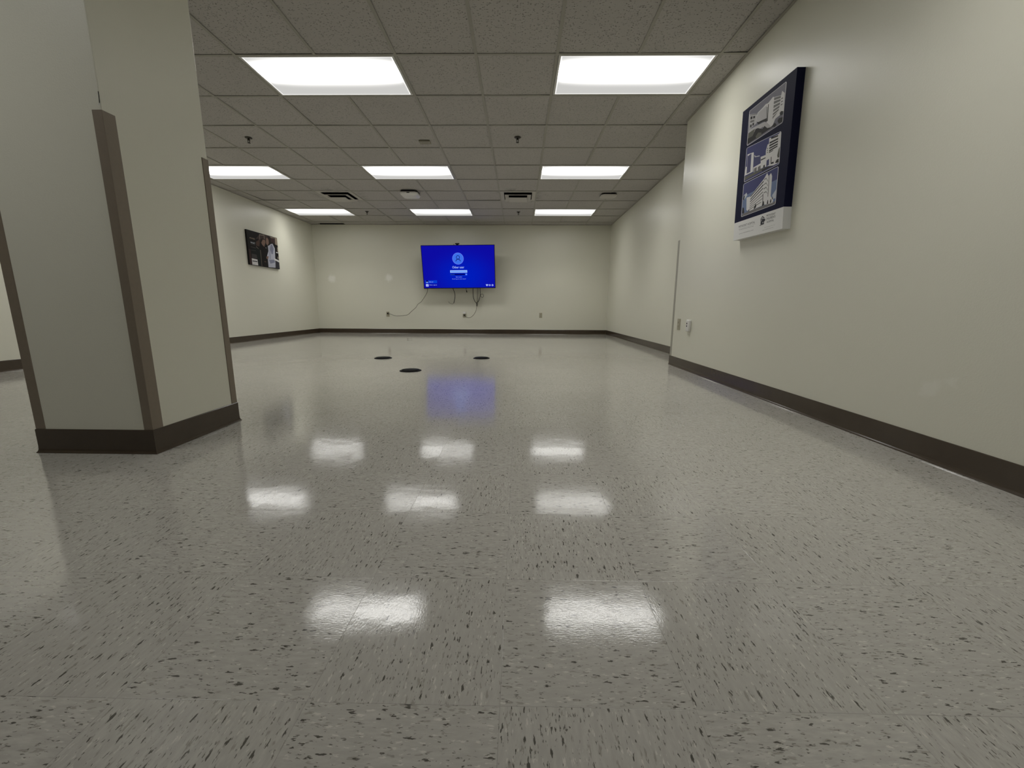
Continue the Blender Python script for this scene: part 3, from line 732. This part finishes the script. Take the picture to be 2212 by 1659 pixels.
# printed artwork, metres from the lower left corner of each board
P1 = [(0.0677,0.8923),(0.4884,0.8809),(0.4963,0.6443),(0.0819,0.656)]
P2 = [(0.0817,0.6437),(0.4924,0.5982),(0.5103,0.3994),(0.0944,0.4069)]
P3 = [(0.0895,0.3972),(0.5063,0.3889),(0.5204,0.1573),(0.102,0.1641)]
ART1=[
 ('sky_grey',[(0.0712,0.8893),(0.4851,0.88),(0.49,0.7795),(0.0712,0.869)]),
 ('pale',[(0.0712,0.869),(0.1871,0.8272),(0.1829,0.767),(0.0882,0.7614)]),
 ('mid',[(0.0826,0.8613),(0.1845,0.8269),(0.1854,0.8223),(0.0835,0.8565)]),
 ('dark',[(0.0914,0.846),(0.1188,0.8375),(0.1201,0.8197),(0.0937,0.8262)]),
 ('dark',[(0.128,0.8336),(0.1547,0.8253),(0.1548,0.8111),(0.1296,0.8172)]),
 ('mid',[(0.094,0.8188),(0.148,0.8039),(0.1496,0.7904),(0.0947,0.804)]),
 ('dark',[(0.0976,0.7898),(0.119,0.7855),(0.1204,0.7677),(0.0998,0.77)]),
 ('dark',[(0.1277,0.7879),(0.149,0.785),(0.1506,0.7686),(0.1302,0.7695)]),
 ('white',[(0.185,0.8323),(0.2479,0.8398),(0.2749,0.8457),(0.3036,0.8397),(0.3567,0.8542),(0.3628,0.8475),(0.444,0.8219),(0.4507,0.844),(0.4799,0.8191),(0.4905,0.7114),(0.454,0.704),(0.4083,0.7022),(0.3784,0.6615),(0.3366,0.6753),(0.306,0.7282),(0.187,0.7738),(0.1725,0.8052)]),
 ('pale',[(0.1924,0.8278),(0.2902,0.8322),(0.3079,0.7437),(0.187,0.7738),(0.1749,0.807)]),
 ('dark',[(0.2925,0.8204),(0.3005,0.8183),(0.3169,0.7237),(0.309,0.7256)]),
 ('dark',[(0.3043,0.8313),(0.313,0.8302),(0.3228,0.724),(0.3177,0.7248)]),
 ('mid',[(0.3685,0.8422),(0.4421,0.8202),(0.4434,0.8069),(0.3704,0.8257)]),
 ('mid',[(0.3705,0.8204),(0.4435,0.8018),(0.4438,0.7889),(0.3717,0.8029)]),
 ('mid',[(0.3731,0.7958),(0.4427,0.783),(0.4431,0.7701),(0.3732,0.7787)]),
 ('mid',[(0.3749,0.7701),(0.4417,0.7656),(0.4395,0.7538),(0.3739,0.756)]),
 ('mid',[(0.3756,0.7474),(0.4382,0.7492),(0.4335,0.7384),(0.3743,0.7348)]),
 ('mid',[(0.3758,0.7276),(0.4251,0.7342),(0.4128,0.7265),(0.3753,0.7132)]),
 ('mid',[(0.4501,0.8026),(0.4685,0.7993),(0.4684,0.793),(0.4503,0.7949)]),
 ('mid',[(0.4525,0.7838),(0.47,0.781),(0.4704,0.7745),(0.4522,0.7763)]),
 ('mid',[(0.4529,0.7658),(0.4711,0.7641),(0.471,0.7578),(0.4522,0.7585)]),
 ('dark',[(0.1879,0.7692),(0.307,0.7481),(0.3115,0.726),(0.2621,0.7433),(0.2084,0.7483)]),
 ('pale',[(0.0882,0.7614),(0.1979,0.7469),(0.2845,0.7342),(0.3187,0.7149),(0.3779,0.6644),(0.3287,0.6649),(0.2688,0.7103),(0.1888,0.7108),(0.0864,0.7415)]),
 ('olive',[(0.0839,0.7396),(0.1557,0.7379),(0.1731,0.734),(0.1468,0.6981),(0.0821,0.7049)]),
 ('dark',[(0.0821,0.7049),(0.1468,0.6981),(0.1791,0.7316),(0.2074,0.7262),(0.2661,0.6975),(0.2899,0.7074),(0.3258,0.6796),(0.3674,0.6686),(0.3992,0.6771),(0.4118,0.6615),(0.0841,0.6656)]),
 ('olive',[(0.1897,0.6791),(0.2194,0.6933),(0.2597,0.6779),(0.2633,0.6598),(0.202,0.6589)]),
 ('dark',[(0.4512,0.718),(0.4638,0.7229),(0.488,0.7125),(0.4895,0.6941),(0.4595,0.6991)]),
 ('dark',[(0.4364,0.6777),(0.448,0.6884),(0.4904,0.6785),(0.4917,0.6501),(0.4548,0.6547)]),
 ('dark',[(0.3929,0.6611),(0.3986,0.6799),(0.4137,0.6752),(0.4315,0.6563),(0.4089,0.6521)]),
]
ART2=[
 ('sky_navy',[(0.0845,0.6401),(0.4875,0.5972),(0.508,0.406),(0.0967,0.4124)]),
 ('white',[(0.3622,0.6033),(0.4609,0.59),(0.4875,0.5972),(0.5084,0.4088),(0.4413,0.4124),(0.2958,0.4489),(0.2822,0.5168),(0.3418,0.5093),(0.3388,0.5382),(0.3521,0.5704),(0.3664,0.5683)]),
 ('dark',[(0.3719,0.5769),(0.4654,0.5678),(0.4662,0.5587),(0.373,0.5659)]),
 ('dark',[(0.3737,0.5596),(0.4664,0.5521),(0.4667,0.5432),(0.3742,0.5487)]),
 ('dark',[(0.3755,0.5422),(0.4676,0.5362),(0.4672,0.5274),(0.3763,0.5327)]),
 ('dark',[(0.3776,0.5262),(0.4682,0.5227),(0.4676,0.5155),(0.3774,0.5162)]),
 ('dark',[(0.3779,0.5139),(0.4241,0.5115),(0.4239,0.5071),(0.3786,0.5075)]),
 ('dark',[(0.3846,0.601),(0.4606,0.5866),(0.4624,0.5777),(0.3869,0.5896)]),
 ('mid',[(0.3519,0.549),(0.3624,0.5468),(0.3629,0.539),(0.3523,0.5412)]),
 ('mid',[(0.3533,0.5362),(0.3638,0.5341),(0.3643,0.5262),(0.3538,0.5283)]),
 ('mid',[(0.3548,0.5234),(0.3653,0.5213),(0.3657,0.5135),(0.3552,0.5155)]),
 ('white',[(0.0971,0.5112),(0.111,0.5085),(0.1039,0.5931),(0.1839,0.5807),(0.189,0.5708),(0.2013,0.4473),(0.0886,0.4524)]),
 ('glass',[(0.1078,0.5801),(0.157,0.5817),(0.1672,0.4576),(0.1176,0.4592)]),
 ('glass',[(0.1911,0.5603),(0.2799,0.5223),(0.289,0.4828),(0.1999,0.4855)]),
 ('white',[(0.1986,0.5545),(0.2082,0.5529),(0.2133,0.5431),(0.2674,0.5313),(0.2684,0.5262),(0.2077,0.5401)]),
 ('white',[(0.202,0.475),(0.2907,0.4743),(0.3558,0.4674),(0.4061,0.4662),(0.4204,0.422),(0.3278,0.4357),(0.2124,0.439)]),
 ('mid',[(0.2135,0.4649),(0.2477,0.464),(0.25,0.4374),(0.2154,0.4397)]),
 ('mid',[(0.2607,0.4599),(0.2935,0.4608),(0.2986,0.4353),(0.2619,0.4386)]),
 ('glass',[(0.3612,0.4687),(0.3888,0.4704),(0.3941,0.4304),(0.3632,0.4309)]),
 ('dark',[(0.3282,0.4482),(0.3453,0.449),(0.3472,0.4312),(0.3285,0.4324)]),
 ('dark',[(0.2888,0.4988),(0.3448,0.4943),(0.3449,0.4881),(0.2905,0.4903)]),
 ('dark',[(0.4071,0.475),(0.4144,0.4741),(0.4201,0.4373),(0.4447,0.4354),(0.4469,0.4242),(0.4136,0.4288)]),
 ('dark',[(0.463,0.4235),(0.4763,0.4356),(0.4968,0.4362),(0.503,0.4106),(0.4692,0.4185)]),
 ('olive',[(0.4764,0.4607),(0.4848,0.4962),(0.4954,0.5071),(0.5059,0.442),(0.4852,0.443)]),
 ('olive',[(0.0937,0.4441),(0.2064,0.4375),(0.3167,0.4329),(0.4438,0.4131),(0.4162,0.4157),(0.2476,0.4186),(0.0974,0.4191)]),
 ('dark',[(0.3122,0.4264),(0.3759,0.4238),(0.4438,0.4131),(0.439,0.4101),(0.3208,0.4126)]),
]
ART3=[
 ('sky_navy',[(0.0935,0.3944),(0.5038,0.3881),(0.509,0.3108),(0.1007,0.3078)]),
 ('sky_blue',[(0.1007,0.3078),(0.509,0.3108),(0.5181,0.1609),(0.1045,0.1689)]),
 ('cloud',[(0.5079,0.2511),(0.4708,0.2243),(0.476,0.1985),(0.5111,0.1959)]),
 ('cloud',[(0.1065,0.3133),(0.1449,0.3241),(0.159,0.3034),(0.1138,0.2769)]),
 ('white',[(0.1521,0.2881),(0.1991,0.2832),(0.3549,0.3583),(0.3838,0.3842),(0.4056,0.3591),(0.4308,0.37),(0.4451,0.3475),(0.455,0.2222),(0.4886,0.1893),(0.4818,0.1694),(0.3897,0.1847),(0.2062,0.1835),(0.1668,0.199)]),
 ('dark',[(0.2052,0.285),(0.3515,0.3467),(0.3531,0.3383),(0.2036,0.277)]),
 ('dark',[(0.2058,0.2664),(0.3531,0.3241),(0.3548,0.3157),(0.2055,0.2581)]),
 ('dark',[(0.2059,0.2495),(0.3547,0.3015),(0.3561,0.2948),(0.206,0.2428)]),
 ('mid',[(0.2078,0.2339),(0.3567,0.2772),(0.3581,0.2704),(0.2072,0.2273)]),
 ('mid',[(0.2069,0.2189),(0.3584,0.2544),(0.3594,0.2494),(0.2066,0.2139)]),
 ('mid',[(0.2067,0.2071),(0.3597,0.2334),(0.3607,0.2283),(0.2064,0.2021)]),
 ('mid',[(0.2051,0.1956),(0.349,0.2135),(0.35,0.2085),(0.2062,0.1903)]),
 ('mid',[(0.3562,0.3516),(0.3778,0.358),(0.4063,0.328),(0.4072,0.3231),(0.3791,0.3513),(0.3576,0.345)]),
 ('mid',[(0.3596,0.3208),(0.3841,0.3265),(0.4092,0.2992),(0.4102,0.2943),(0.3854,0.3198),(0.3609,0.3141)]),
 ('mid',[(0.3622,0.2932),(0.3898,0.2983),(0.4116,0.2737),(0.4129,0.2671),(0.3911,0.2917),(0.3636,0.2865)]),
 ('mid',[(0.3664,0.2667),(0.3957,0.2685),(0.4132,0.2514),(0.4142,0.2465),(0.3971,0.2619),(0.3674,0.2617)]),
 ('mid',[(0.4085,0.3583),(0.4148,0.3626),(0.4267,0.2262),(0.4196,0.2279)]),
 ('mid',[(0.3574,0.2595),(0.3659,0.2605),(0.3763,0.1942),(0.3671,0.1964)]),
 ('dark',[(0.263,0.1877),(0.2796,0.2137),(0.2906,0.2111),(0.2934,0.1907),(0.2703,0.1828)]),
 ('dark',[(0.3637,0.1844),(0.3699,0.2117),(0.3824,0.2071),(0.3897,0.1847),(0.3732,0.1806)]),
 ('dark',[(0.4189,0.1811),(0.4251,0.2063),(0.4313,0.2032),(0.4359,0.1802)]),
 ('dark',[(0.4531,0.1824),(0.4589,0.2027),(0.4678,0.1989),(0.4692,0.1786)]),
 ('dark',[(0.4732,0.1992),(0.4778,0.2164),(0.4842,0.198)]),
 ('dark',[(0.1091,0.1907),(0.1097,0.2291),(0.1277,0.225),(0.1415,0.1907),(0.133,0.1821)]),
 ('dark',[(0.1044,0.2896),(0.1129,0.3151),(0.1251,0.3052),(0.121,0.2751)]),
 ('dark',[(0.1925,0.1865),(0.2,0.1985),(0.2113,0.1841)]),
 ('mid',[(0.1121,0.1831),(0.2062,0.1835),(0.3904,0.1814),(0.4862,0.1745),(0.5143,0.18),(0.5154,0.1615),(0.3944,0.1614),(0.1081,0.1681)]),
]
LOGO=[
 ('ink',[(0.3842,0.1145),(0.4148,0.0961),(0.3619,0.0974)]),
 ('pale',[(0.3849,0.1078),(0.4009,0.0989),(0.3733,0.1008)]),
 ('ink',[(0.3641,0.0951),(0.4121,0.0929),(0.4224,0.0834),(0.4191,0.0747),(0.4108,0.0745),(0.4129,0.0554),(0.3958,0.0568),(0.3913,0.0539),(0.3708,0.0615),(0.3705,0.0806)]),
 ('pale',[(0.3721,0.0897),(0.3826,0.0885),(0.3838,0.0827),(0.3753,0.0825)]),
 ('pale',[(0.3909,0.0728),(0.4028,0.0723),(0.4026,0.0649),(0.3924,0.065)]),
 ('ink',[(0.3596,0.057),(0.3784,0.0582),(0.3812,0.0529),(0.3672,0.0537)]),
 ('T1',[(0.0837,0.0921),(0.3008,0.0845),(0.2978,0.0997),(0.0806,0.1073)]),
 ('rule',[(0.0816,0.082),(0.3041,0.0771),(0.3039,0.0781),(0.0814,0.0831)]),
 ('T2',[(0.0941,0.0714),(0.2868,0.0638),(0.2854,0.0709),(0.0926,0.079)]),
 ('T3',[(0.0968,0.0438),(0.2917,0.0395),(0.2907,0.0445),(0.0957,0.0492)]),
 ('T4',[(0.4323,0.0999),(0.5319,0.0935),(0.5293,0.1065),(0.43,0.1114)]),
 ('T5',[(0.4285,0.0775),(0.5344,0.0734),(0.5313,0.0891),(0.4252,0.0939)]),
 ('T6',[(0.4444,0.0559),(0.5228,0.0542),(0.5204,0.0664),(0.4417,0.0693)]),
 ('T7',[(0.4248,0.0298),(0.5375,0.0272),(0.5368,0.0309),(0.424,0.0337)]),
 ('T8',[(0.404,0.0157),(0.523,0.0146),(0.5223,0.0184),(0.4032,0.0196)]),
]
PIC=[
 ('corner',[(0.0012,0.5952),(0.929,0.5976),(0.9279,0.0022),(-0.0012,-0.0012)]),
 ('wine',[(0.0129,0.2664),(0.0664,0.267),(0.0548,0.0112),(0.0054,0.0062)]),
 ('brown',[(0.2448,0.4742),(0.3617,0.5612),(0.5445,0.5988),(0.8427,0.591),(0.9283,0.5938),(0.9372,0.4514),(0.8464,0.4604),(0.7002,0.5036),(0.5284,0.5053),(0.3828,0.4824),(0.3373,0.3518),(0.2348,0.3509)]),
 ('tan',[(0.3576,0.5708),(0.5186,0.5875),(0.5161,0.5033),(0.4903,0.4923),(0.4971,0.5665),(0.3747,0.5566),(0.3709,0.4805),(0.3531,0.4778)]),
 ('tan',[(0.6947,0.5814),(0.8561,0.5931),(0.8535,0.5782),(0.7038,0.5614)]),
 ('beige',[(0.8554,0.5894),(0.9283,0.5938),(0.9372,0.4514),(0.8464,0.4604)]),
 ('wine',[(0.6961,0.553),(0.8249,0.5627),(0.8195,0.4928),(0.7081,0.4761)]),
 ('skin_dark',[(0.2539,0.4622),(0.3255,0.4837),(0.3435,0.4214),(0.3137,0.3485),(0.2487,0.3665)]),
 ('black',[(0.2424,0.4604),(0.2794,0.4797),(0.3255,0.4837),(0.3213,0.4591),(0.241,0.4196)]),
 ('skin',[(0.3851,0.4621),(0.4562,0.5009),(0.5272,0.4981),(0.5309,0.4495),(0.4804,0.365),(0.4257,0.3921),(0.397,0.4294)]),
 ('hair',[(0.378,0.4541),(0.4092,0.5003),(0.494,0.5138),(0.5266,0.4945),(0.455,0.4937),(0.403,0.4303)]),
 ('skin',[(0.5483,0.4803),(0.5694,0.5328),(0.6107,0.5606),(0.6539,0.525),(0.6427,0.4592),(0.5972,0.4099),(0.5508,0.4243)]),
 ('hair',[(0.5731,0.5545),(0.6385,0.5793),(0.7115,0.5698),(0.6939,0.4668),(0.6364,0.4226),(0.6387,0.5084),(0.6032,0.5523)]),
 ('tealblack',[(0.2439,0.3386),(0.3065,0.3063),(0.3513,0.2986),(0.3239,0.0037),(0.2319,0.0051),(0.2358,0.1602),(0.0622,0.1797),(0.0786,0.2753)]),
 ('tan',[(0.233,0.3405),(0.296,0.3117),(0.2942,0.3012),(0.2312,0.33)]),
 ('black',[(0.373,0.3914),(0.4257,0.3921),(0.4798,0.3615),(0.5359,0.4081),(0.5909,0.3735),(0.5911,0.3023),(0.5372,0.203),(0.5736,0.2002),(0.5524,0.0043),(0.3597,0.0072),(0.3607,0.286)]),
 ('coat',[(0.5959,0.4026),(0.6339,0.408),(0.6901,0.4448),(0.7563,0.4617),(0.8203,0.3835),(0.8054,0.2203),(0.7834,0.0151),(0.5524,0.0043),(0.5548,0.1623),(0.5385,0.2103),(0.5974,0.3031)]),
 ('coatshade',[(0.6876,0.43),(0.7407,0.445),(0.7792,0.3706),(0.7364,0.2705),(0.6961,0.2582),(0.6596,0.34)]),
 ('coatshade',[(0.5888,0.1446),(0.7699,0.1648),(0.7742,0.1138),(0.6271,0.0767)]),
 ('coatshade',[(0.6518,0.4034),(0.6646,0.4052),(0.6422,0.165),(0.6231,0.1629)]),
 ('skin',[(0.5111,0.1928),(0.5881,0.2126),(0.5736,0.1644),(0.5161,0.1508)]),
 ('glint',[(0.5155,0.3594),(0.5452,0.3565),(0.5434,0.3456),(0.5161,0.3489)]),
 ('skin_dark',[(0.4361,0.1065),(0.4962,0.1059),(0.4925,0.0842),(0.4385,0.0856)]),
 ('white',[(0.7618,0.1932),(0.9291,0.1676),(0.9225,0.1294),(0.7692,0.1611)]),
 ('slate',[(0.7926,0.1453),(0.9281,0.1225),(0.9223,0.0092),(0.7961,0.0126)]),
 ('beige',[(0.898,0.4163),(0.9308,0.4135),(0.9302,0.3318),(0.8906,0.3341)]),
 ('white',[(0.8488,0.3213),(0.9214,0.3195),(0.9188,0.3044),(0.8523,0.3034)]),
 ('black',[(0.8572,0.4473),(0.9236,0.4495),(0.9321,0.4211),(0.8913,0.4154),(0.8906,0.3341),(0.8367,0.3271)]),
 ('tan',[(0.8806,0.2366),(0.9208,0.2376),(0.9192,0.1889),(0.8796,0.1919)]),
 ('tan',[(0.3441,0.2907),(0.356,0.2923),(0.3537,0.0066),(0.3417,0.0054)]),
 ('smoke',[(0.0867,0.1962),(0.2187,0.1923),(0.2356,0.1259),(0.0725,0.114)]),
 ('white',[(0.0703,0.1137),(0.2326,0.1084),(0.2377,0.0057),(0.0697,0.0026)]),
 ('ink',[(0.0823,0.0761),(0.222,0.0798),(0.2213,0.0625),(0.0853,0.0616)]),
 ('TA',[(0.0711,0.45),(0.2177,0.4464),(0.223,0.4775),(0.0752,0.4737)]),
 ('TB',[(0.0785,0.3684),(0.2109,0.3745),(0.2156,0.4022),(0.0838,0.399)]),
 ('rule1',[(0.0756,0.3514),(0.2181,0.3519),(0.2193,0.3588),(0.0767,0.3582)]),
 ('rule2',[(0.0784,0.3052),(0.2149,0.3006),(0.2173,0.3145),(0.0807,0.3189)]),
 ('rule3',[(0.0801,0.2522),(0.2066,0.252),(0.2083,0.2624),(0.0812,0.259)]),
]


# ------------------------------------------------------------------ navy poster on the right wall (u: left to right as seen, v: up)
PX = XN - .05; PO = (3.348, 1.12)
pt = thing('canvas_picture', 'navy canvas poster with three building photos on the right wall', 'poster', (XN, 3.05, 1.12))
def PW(u, v, x): return (x, PO[0]-u, PO[1]+v)
def quad_prism(b, q, x0, x1, m):
    A = [b.bm.verts.new(PW(u, v, x0)) for u, v in q]; B = [b.bm.verts.new(PW(u, v, x1)) for u, v in q]; k = b.mi(m); n = len(q)
    for f in (A, B): b.bm.faces.new(f).material_index = k
    for i in range(n): b.bm.faces.new((A[i], A[(i+1) % n], B[(i+1) % n], B[i])).material_index = k
TL, TR, BR, BL = (-.025, .926), (.580, .911), (.621, -.011), (.019, .010); ML, MR = (.012, .138), (.6085, .122)
b = MB(); quad_prism(b, [TL, TR, MR, ML], PX, XN, M['navy']); b.build('canvas', None, pt)
b = MB(); quad_prism(b, [ML, MR, BR, BL], PX, XN, M['band']); band = b.build('white_band', None, pt); band['label'] = 'white band with lettering at the poster foot'
def rquad(q, r, n=5):
    out = []; N_ = len(q)
    for i in range(N_):
        p = Vector(q[i]); a = (Vector(q[i-1])-p).normalized(); c = (Vector(q[(i+1) % N_])-p).normalized()
        for j in range(n+1):
            t = j/n; P0, P2 = p+a*r, p+c*r
            out.append(tuple((1-t)**2*P0 + 2*t*(1-t)*p + t*t*P2))
    return out
ALIAS = {'white': 'p_white', 'tan': 'p_tan', 'black': 'picblack'}
def photo(quad, art):
    b = MB(); n = [0]
    def ly(): n[0] += 1; return PX - .0001 - .00002*n[0]
    Q = rquad(quad, .014); x = ly(); b.face([PW(u, v, x) for u, v in Q], M[art[0][0]])
    for mname, pts in art[1:] if art[0][0] != 'sky_grey' else art[1:]:
        x = ly(); b.face([PW(u, v, x) for u, v in pts], M[ALIAS.get(mname, mname)])
    # white rounded keyline
    c = Vector((sum(q[0] for q in quad)/4, sum(q[1] for q in quad)/4))
    I = [tuple(Vector(q) + (c-Vector(q)).normalized()*.005) for q in quad]
    Qi = rquad(I, .011); x = ly()
    for i in range(len(Q)):
        j = (i+1) % len(Q); b.face([PW(u, v, x) for u, v in (Q[i], Q[j], Qi[j], Qi[i])], M['line'])
    return b.build('photo_print', None, pt)
o = photo(P1, ART1); o['label'] = 'greyish top photo of white towers'
o = photo(P2, ART2); o['label'] = 'middle photo of a white block under a navy sky'
o = photo(P3, ART3); o['label'] = 'bottom photo of a long white building under a blue sky'
# lettering and emblem on the white band
b = MB(); n = [0]
def lx(): n[0] += 1; return PX - .0001 - .00002*n[0]
def ptxt(s, q, m, bold=0.0, sq=.92):
    (ax, ay), (bx_, by), (cx_, cy), (dx, dy) = q       # bl, br, tr, tl
    c = ((ax+bx_+cx_+dx)/4, (ay+by+cy+dy)/4); w = math.hypot(bx_-ax, by-ay); h = (math.hypot(dx-ax, dy-ay) + math.hypot(cx_-bx_, cy-by))/2*sq
    ang = math.atan2(by-ay, bx_-ax)
    X = Vector((0, -1, 0)); Z = Vector((0, 0, 1))
    ex = X*math.cos(ang) + Z*math.sin(ang); ez = -X*math.sin(ang) + Z*math.cos(ang); nn = Vector((-1, 0, 0))
    p = PW(c[0], c[1], lx())
    M4 = Matrix(((ex.x, ez.x, nn.x, p[0]), (ex.y, ez.y, nn.y, p[1]), (ex.z, ez.z, nn.z, p[2]), (0, 0, 0, 1)))
    b.text(s, .05, M4, m, (w, h), bold)
WORDS = {'T1': ('METHODIST HOSPITAL', .0), 'T2': ('Serving Humanity to Honor God', 0), 'T3': ('www.SAHealth.com', 0), 'T4': ('METHODIST', 0), 'T5': ("CHILDREN'S", 0), 'T6': ('HOSPITAL', 0), 'T7': ('Serving Humanity to Honor God', 0), 'T8': ('www.SAHealth.com', 0)}
for mname, pts in LOGO:
    if mname in WORDS: ptxt(WORDS[mname][0], pts, M['ink'], WORDS[mname][1])
    else:
        x = lx(); b.face([PW(u, v, x) for u, v in pts], M[mname])
o = b.build('lettering', None, band); o['label'] = 'dark lettering and small house emblem'

# ------------------------------------------------------------------ framed photograph on the left wall
QX = XL + .03; QO = (7.447, 1.346)
t = thing('picture', 'dark photograph of three people hung on the left wall', 'picture', (XL, 7.911, 1.346))
b = MB(); b.box((XL, 7.447, 1.346), (QX, 8.375, 1.942), M['picblack'], bevel=.0015); b.build('panel', None, t)
b = MB(); n = [0]
def qx(): n[0] += 1; return QX + .0001 + .00002*n[0]
def QW(u, v, x): return (x, QO[0]+u, QO[1]+v)
QT = {'TA': 'POWER', 'TB': 'WHAT'}
def qtxt(s, q, m, bold=0):
    c = (sum(p[0] for p in q)/4, sum(p[1] for p in q)/4); w = q[1][0]-q[0][0]; h = ((q[3][1]-q[0][1]) + (q[2][1]-q[1][1]))/2
    p = QW(c[0], c[1], qx())
    M4 = Matrix(((0, 0, 1, p[0]), (1, 0, 0, p[1]), (0, 1, 0, p[2]), (0, 0, 0, 1)))
    b.text(s, .05, M4, m, (w, abs(h)), bold)
for mname, pts in PIC[1:]:
    if mname in QT: qtxt(QT[mname], pts, M['beige'] if mname == 'TA' else M['cloud'], .001)
    else:
        m = {'rule1': 'smoke', 'rule2': 'smoke', 'rule3': 'smoke'}.get(mname, mname); m = ALIAS.get(m, m)
        x = qx(); b.face([QW(max(.004, min(.924, u)), max(.004, min(.592, v)), x) for u, v in pts], M[m])
b.build('photo_print', None, t)

# ------------------------------------------------------------------ camera, world, view
F_PX, PITCH, ROLL, YAW, CAM_Z = 884.55333, .18366, .00561, .01634, .61232
def ray(x, y):
    a, bb = (x-1106)/F_PX, (y-829.5)/F_PX
    c, s = math.cos(ROLL), math.sin(ROLL); u, v = c*a+s*bb, -s*a+c*bb
    d = (u, 1.0, -v)
    c, s = math.cos(PITCH), math.sin(PITCH); d = (d[0], c*d[1]+s*d[2], -s*d[1]+c*d[2])
    c, s = math.cos(YAW), math.sin(YAW); return Vector((c*d[0]-s*d[1], s*d[0]+c*d[1], d[2]))
f0 = ray(1106, 829.5); rx = (ray(1106+F_PX, 829.5)-f0).normalized(); uy = (ray(1106, 829.5-F_PX)-f0).normalized(); bk = -f0.normalized()
cd = bpy.data.cameras.new('camera'); cam = bpy.data.objects.new('camera', cd); COL.objects.link(cam)
cam.matrix_world = Matrix(((rx.x, uy.x, bk.x, 0), (rx.y, uy.y, bk.y, 0), (rx.z, uy.z, bk.z, CAM_Z), (0, 0, 0, 1)))
cd.sensor_fit = 'HORIZONTAL'; cd.sensor_width = 36.0; cd.lens = 36.0*F_PX/2212; cd.clip_start = .02; cd.clip_end = 60
SC.camera = cam
w = bpy.data.worlds.new('world'); SC.world = w; w.use_nodes = True
bgn = next(n for n in w.node_tree.nodes if n.type == 'BACKGROUND')
bgn.inputs[0].default_value = (0, 0, 0, 1); bgn.inputs[1].default_value = 0
SC.view_settings.view_transform = 'Standard'; SC.view_settings.look = 'None'; SC.view_settings.gamma = 1; SC.view_settings.use_curve_mapping = False
SC.view_settings.exposure = 0.0
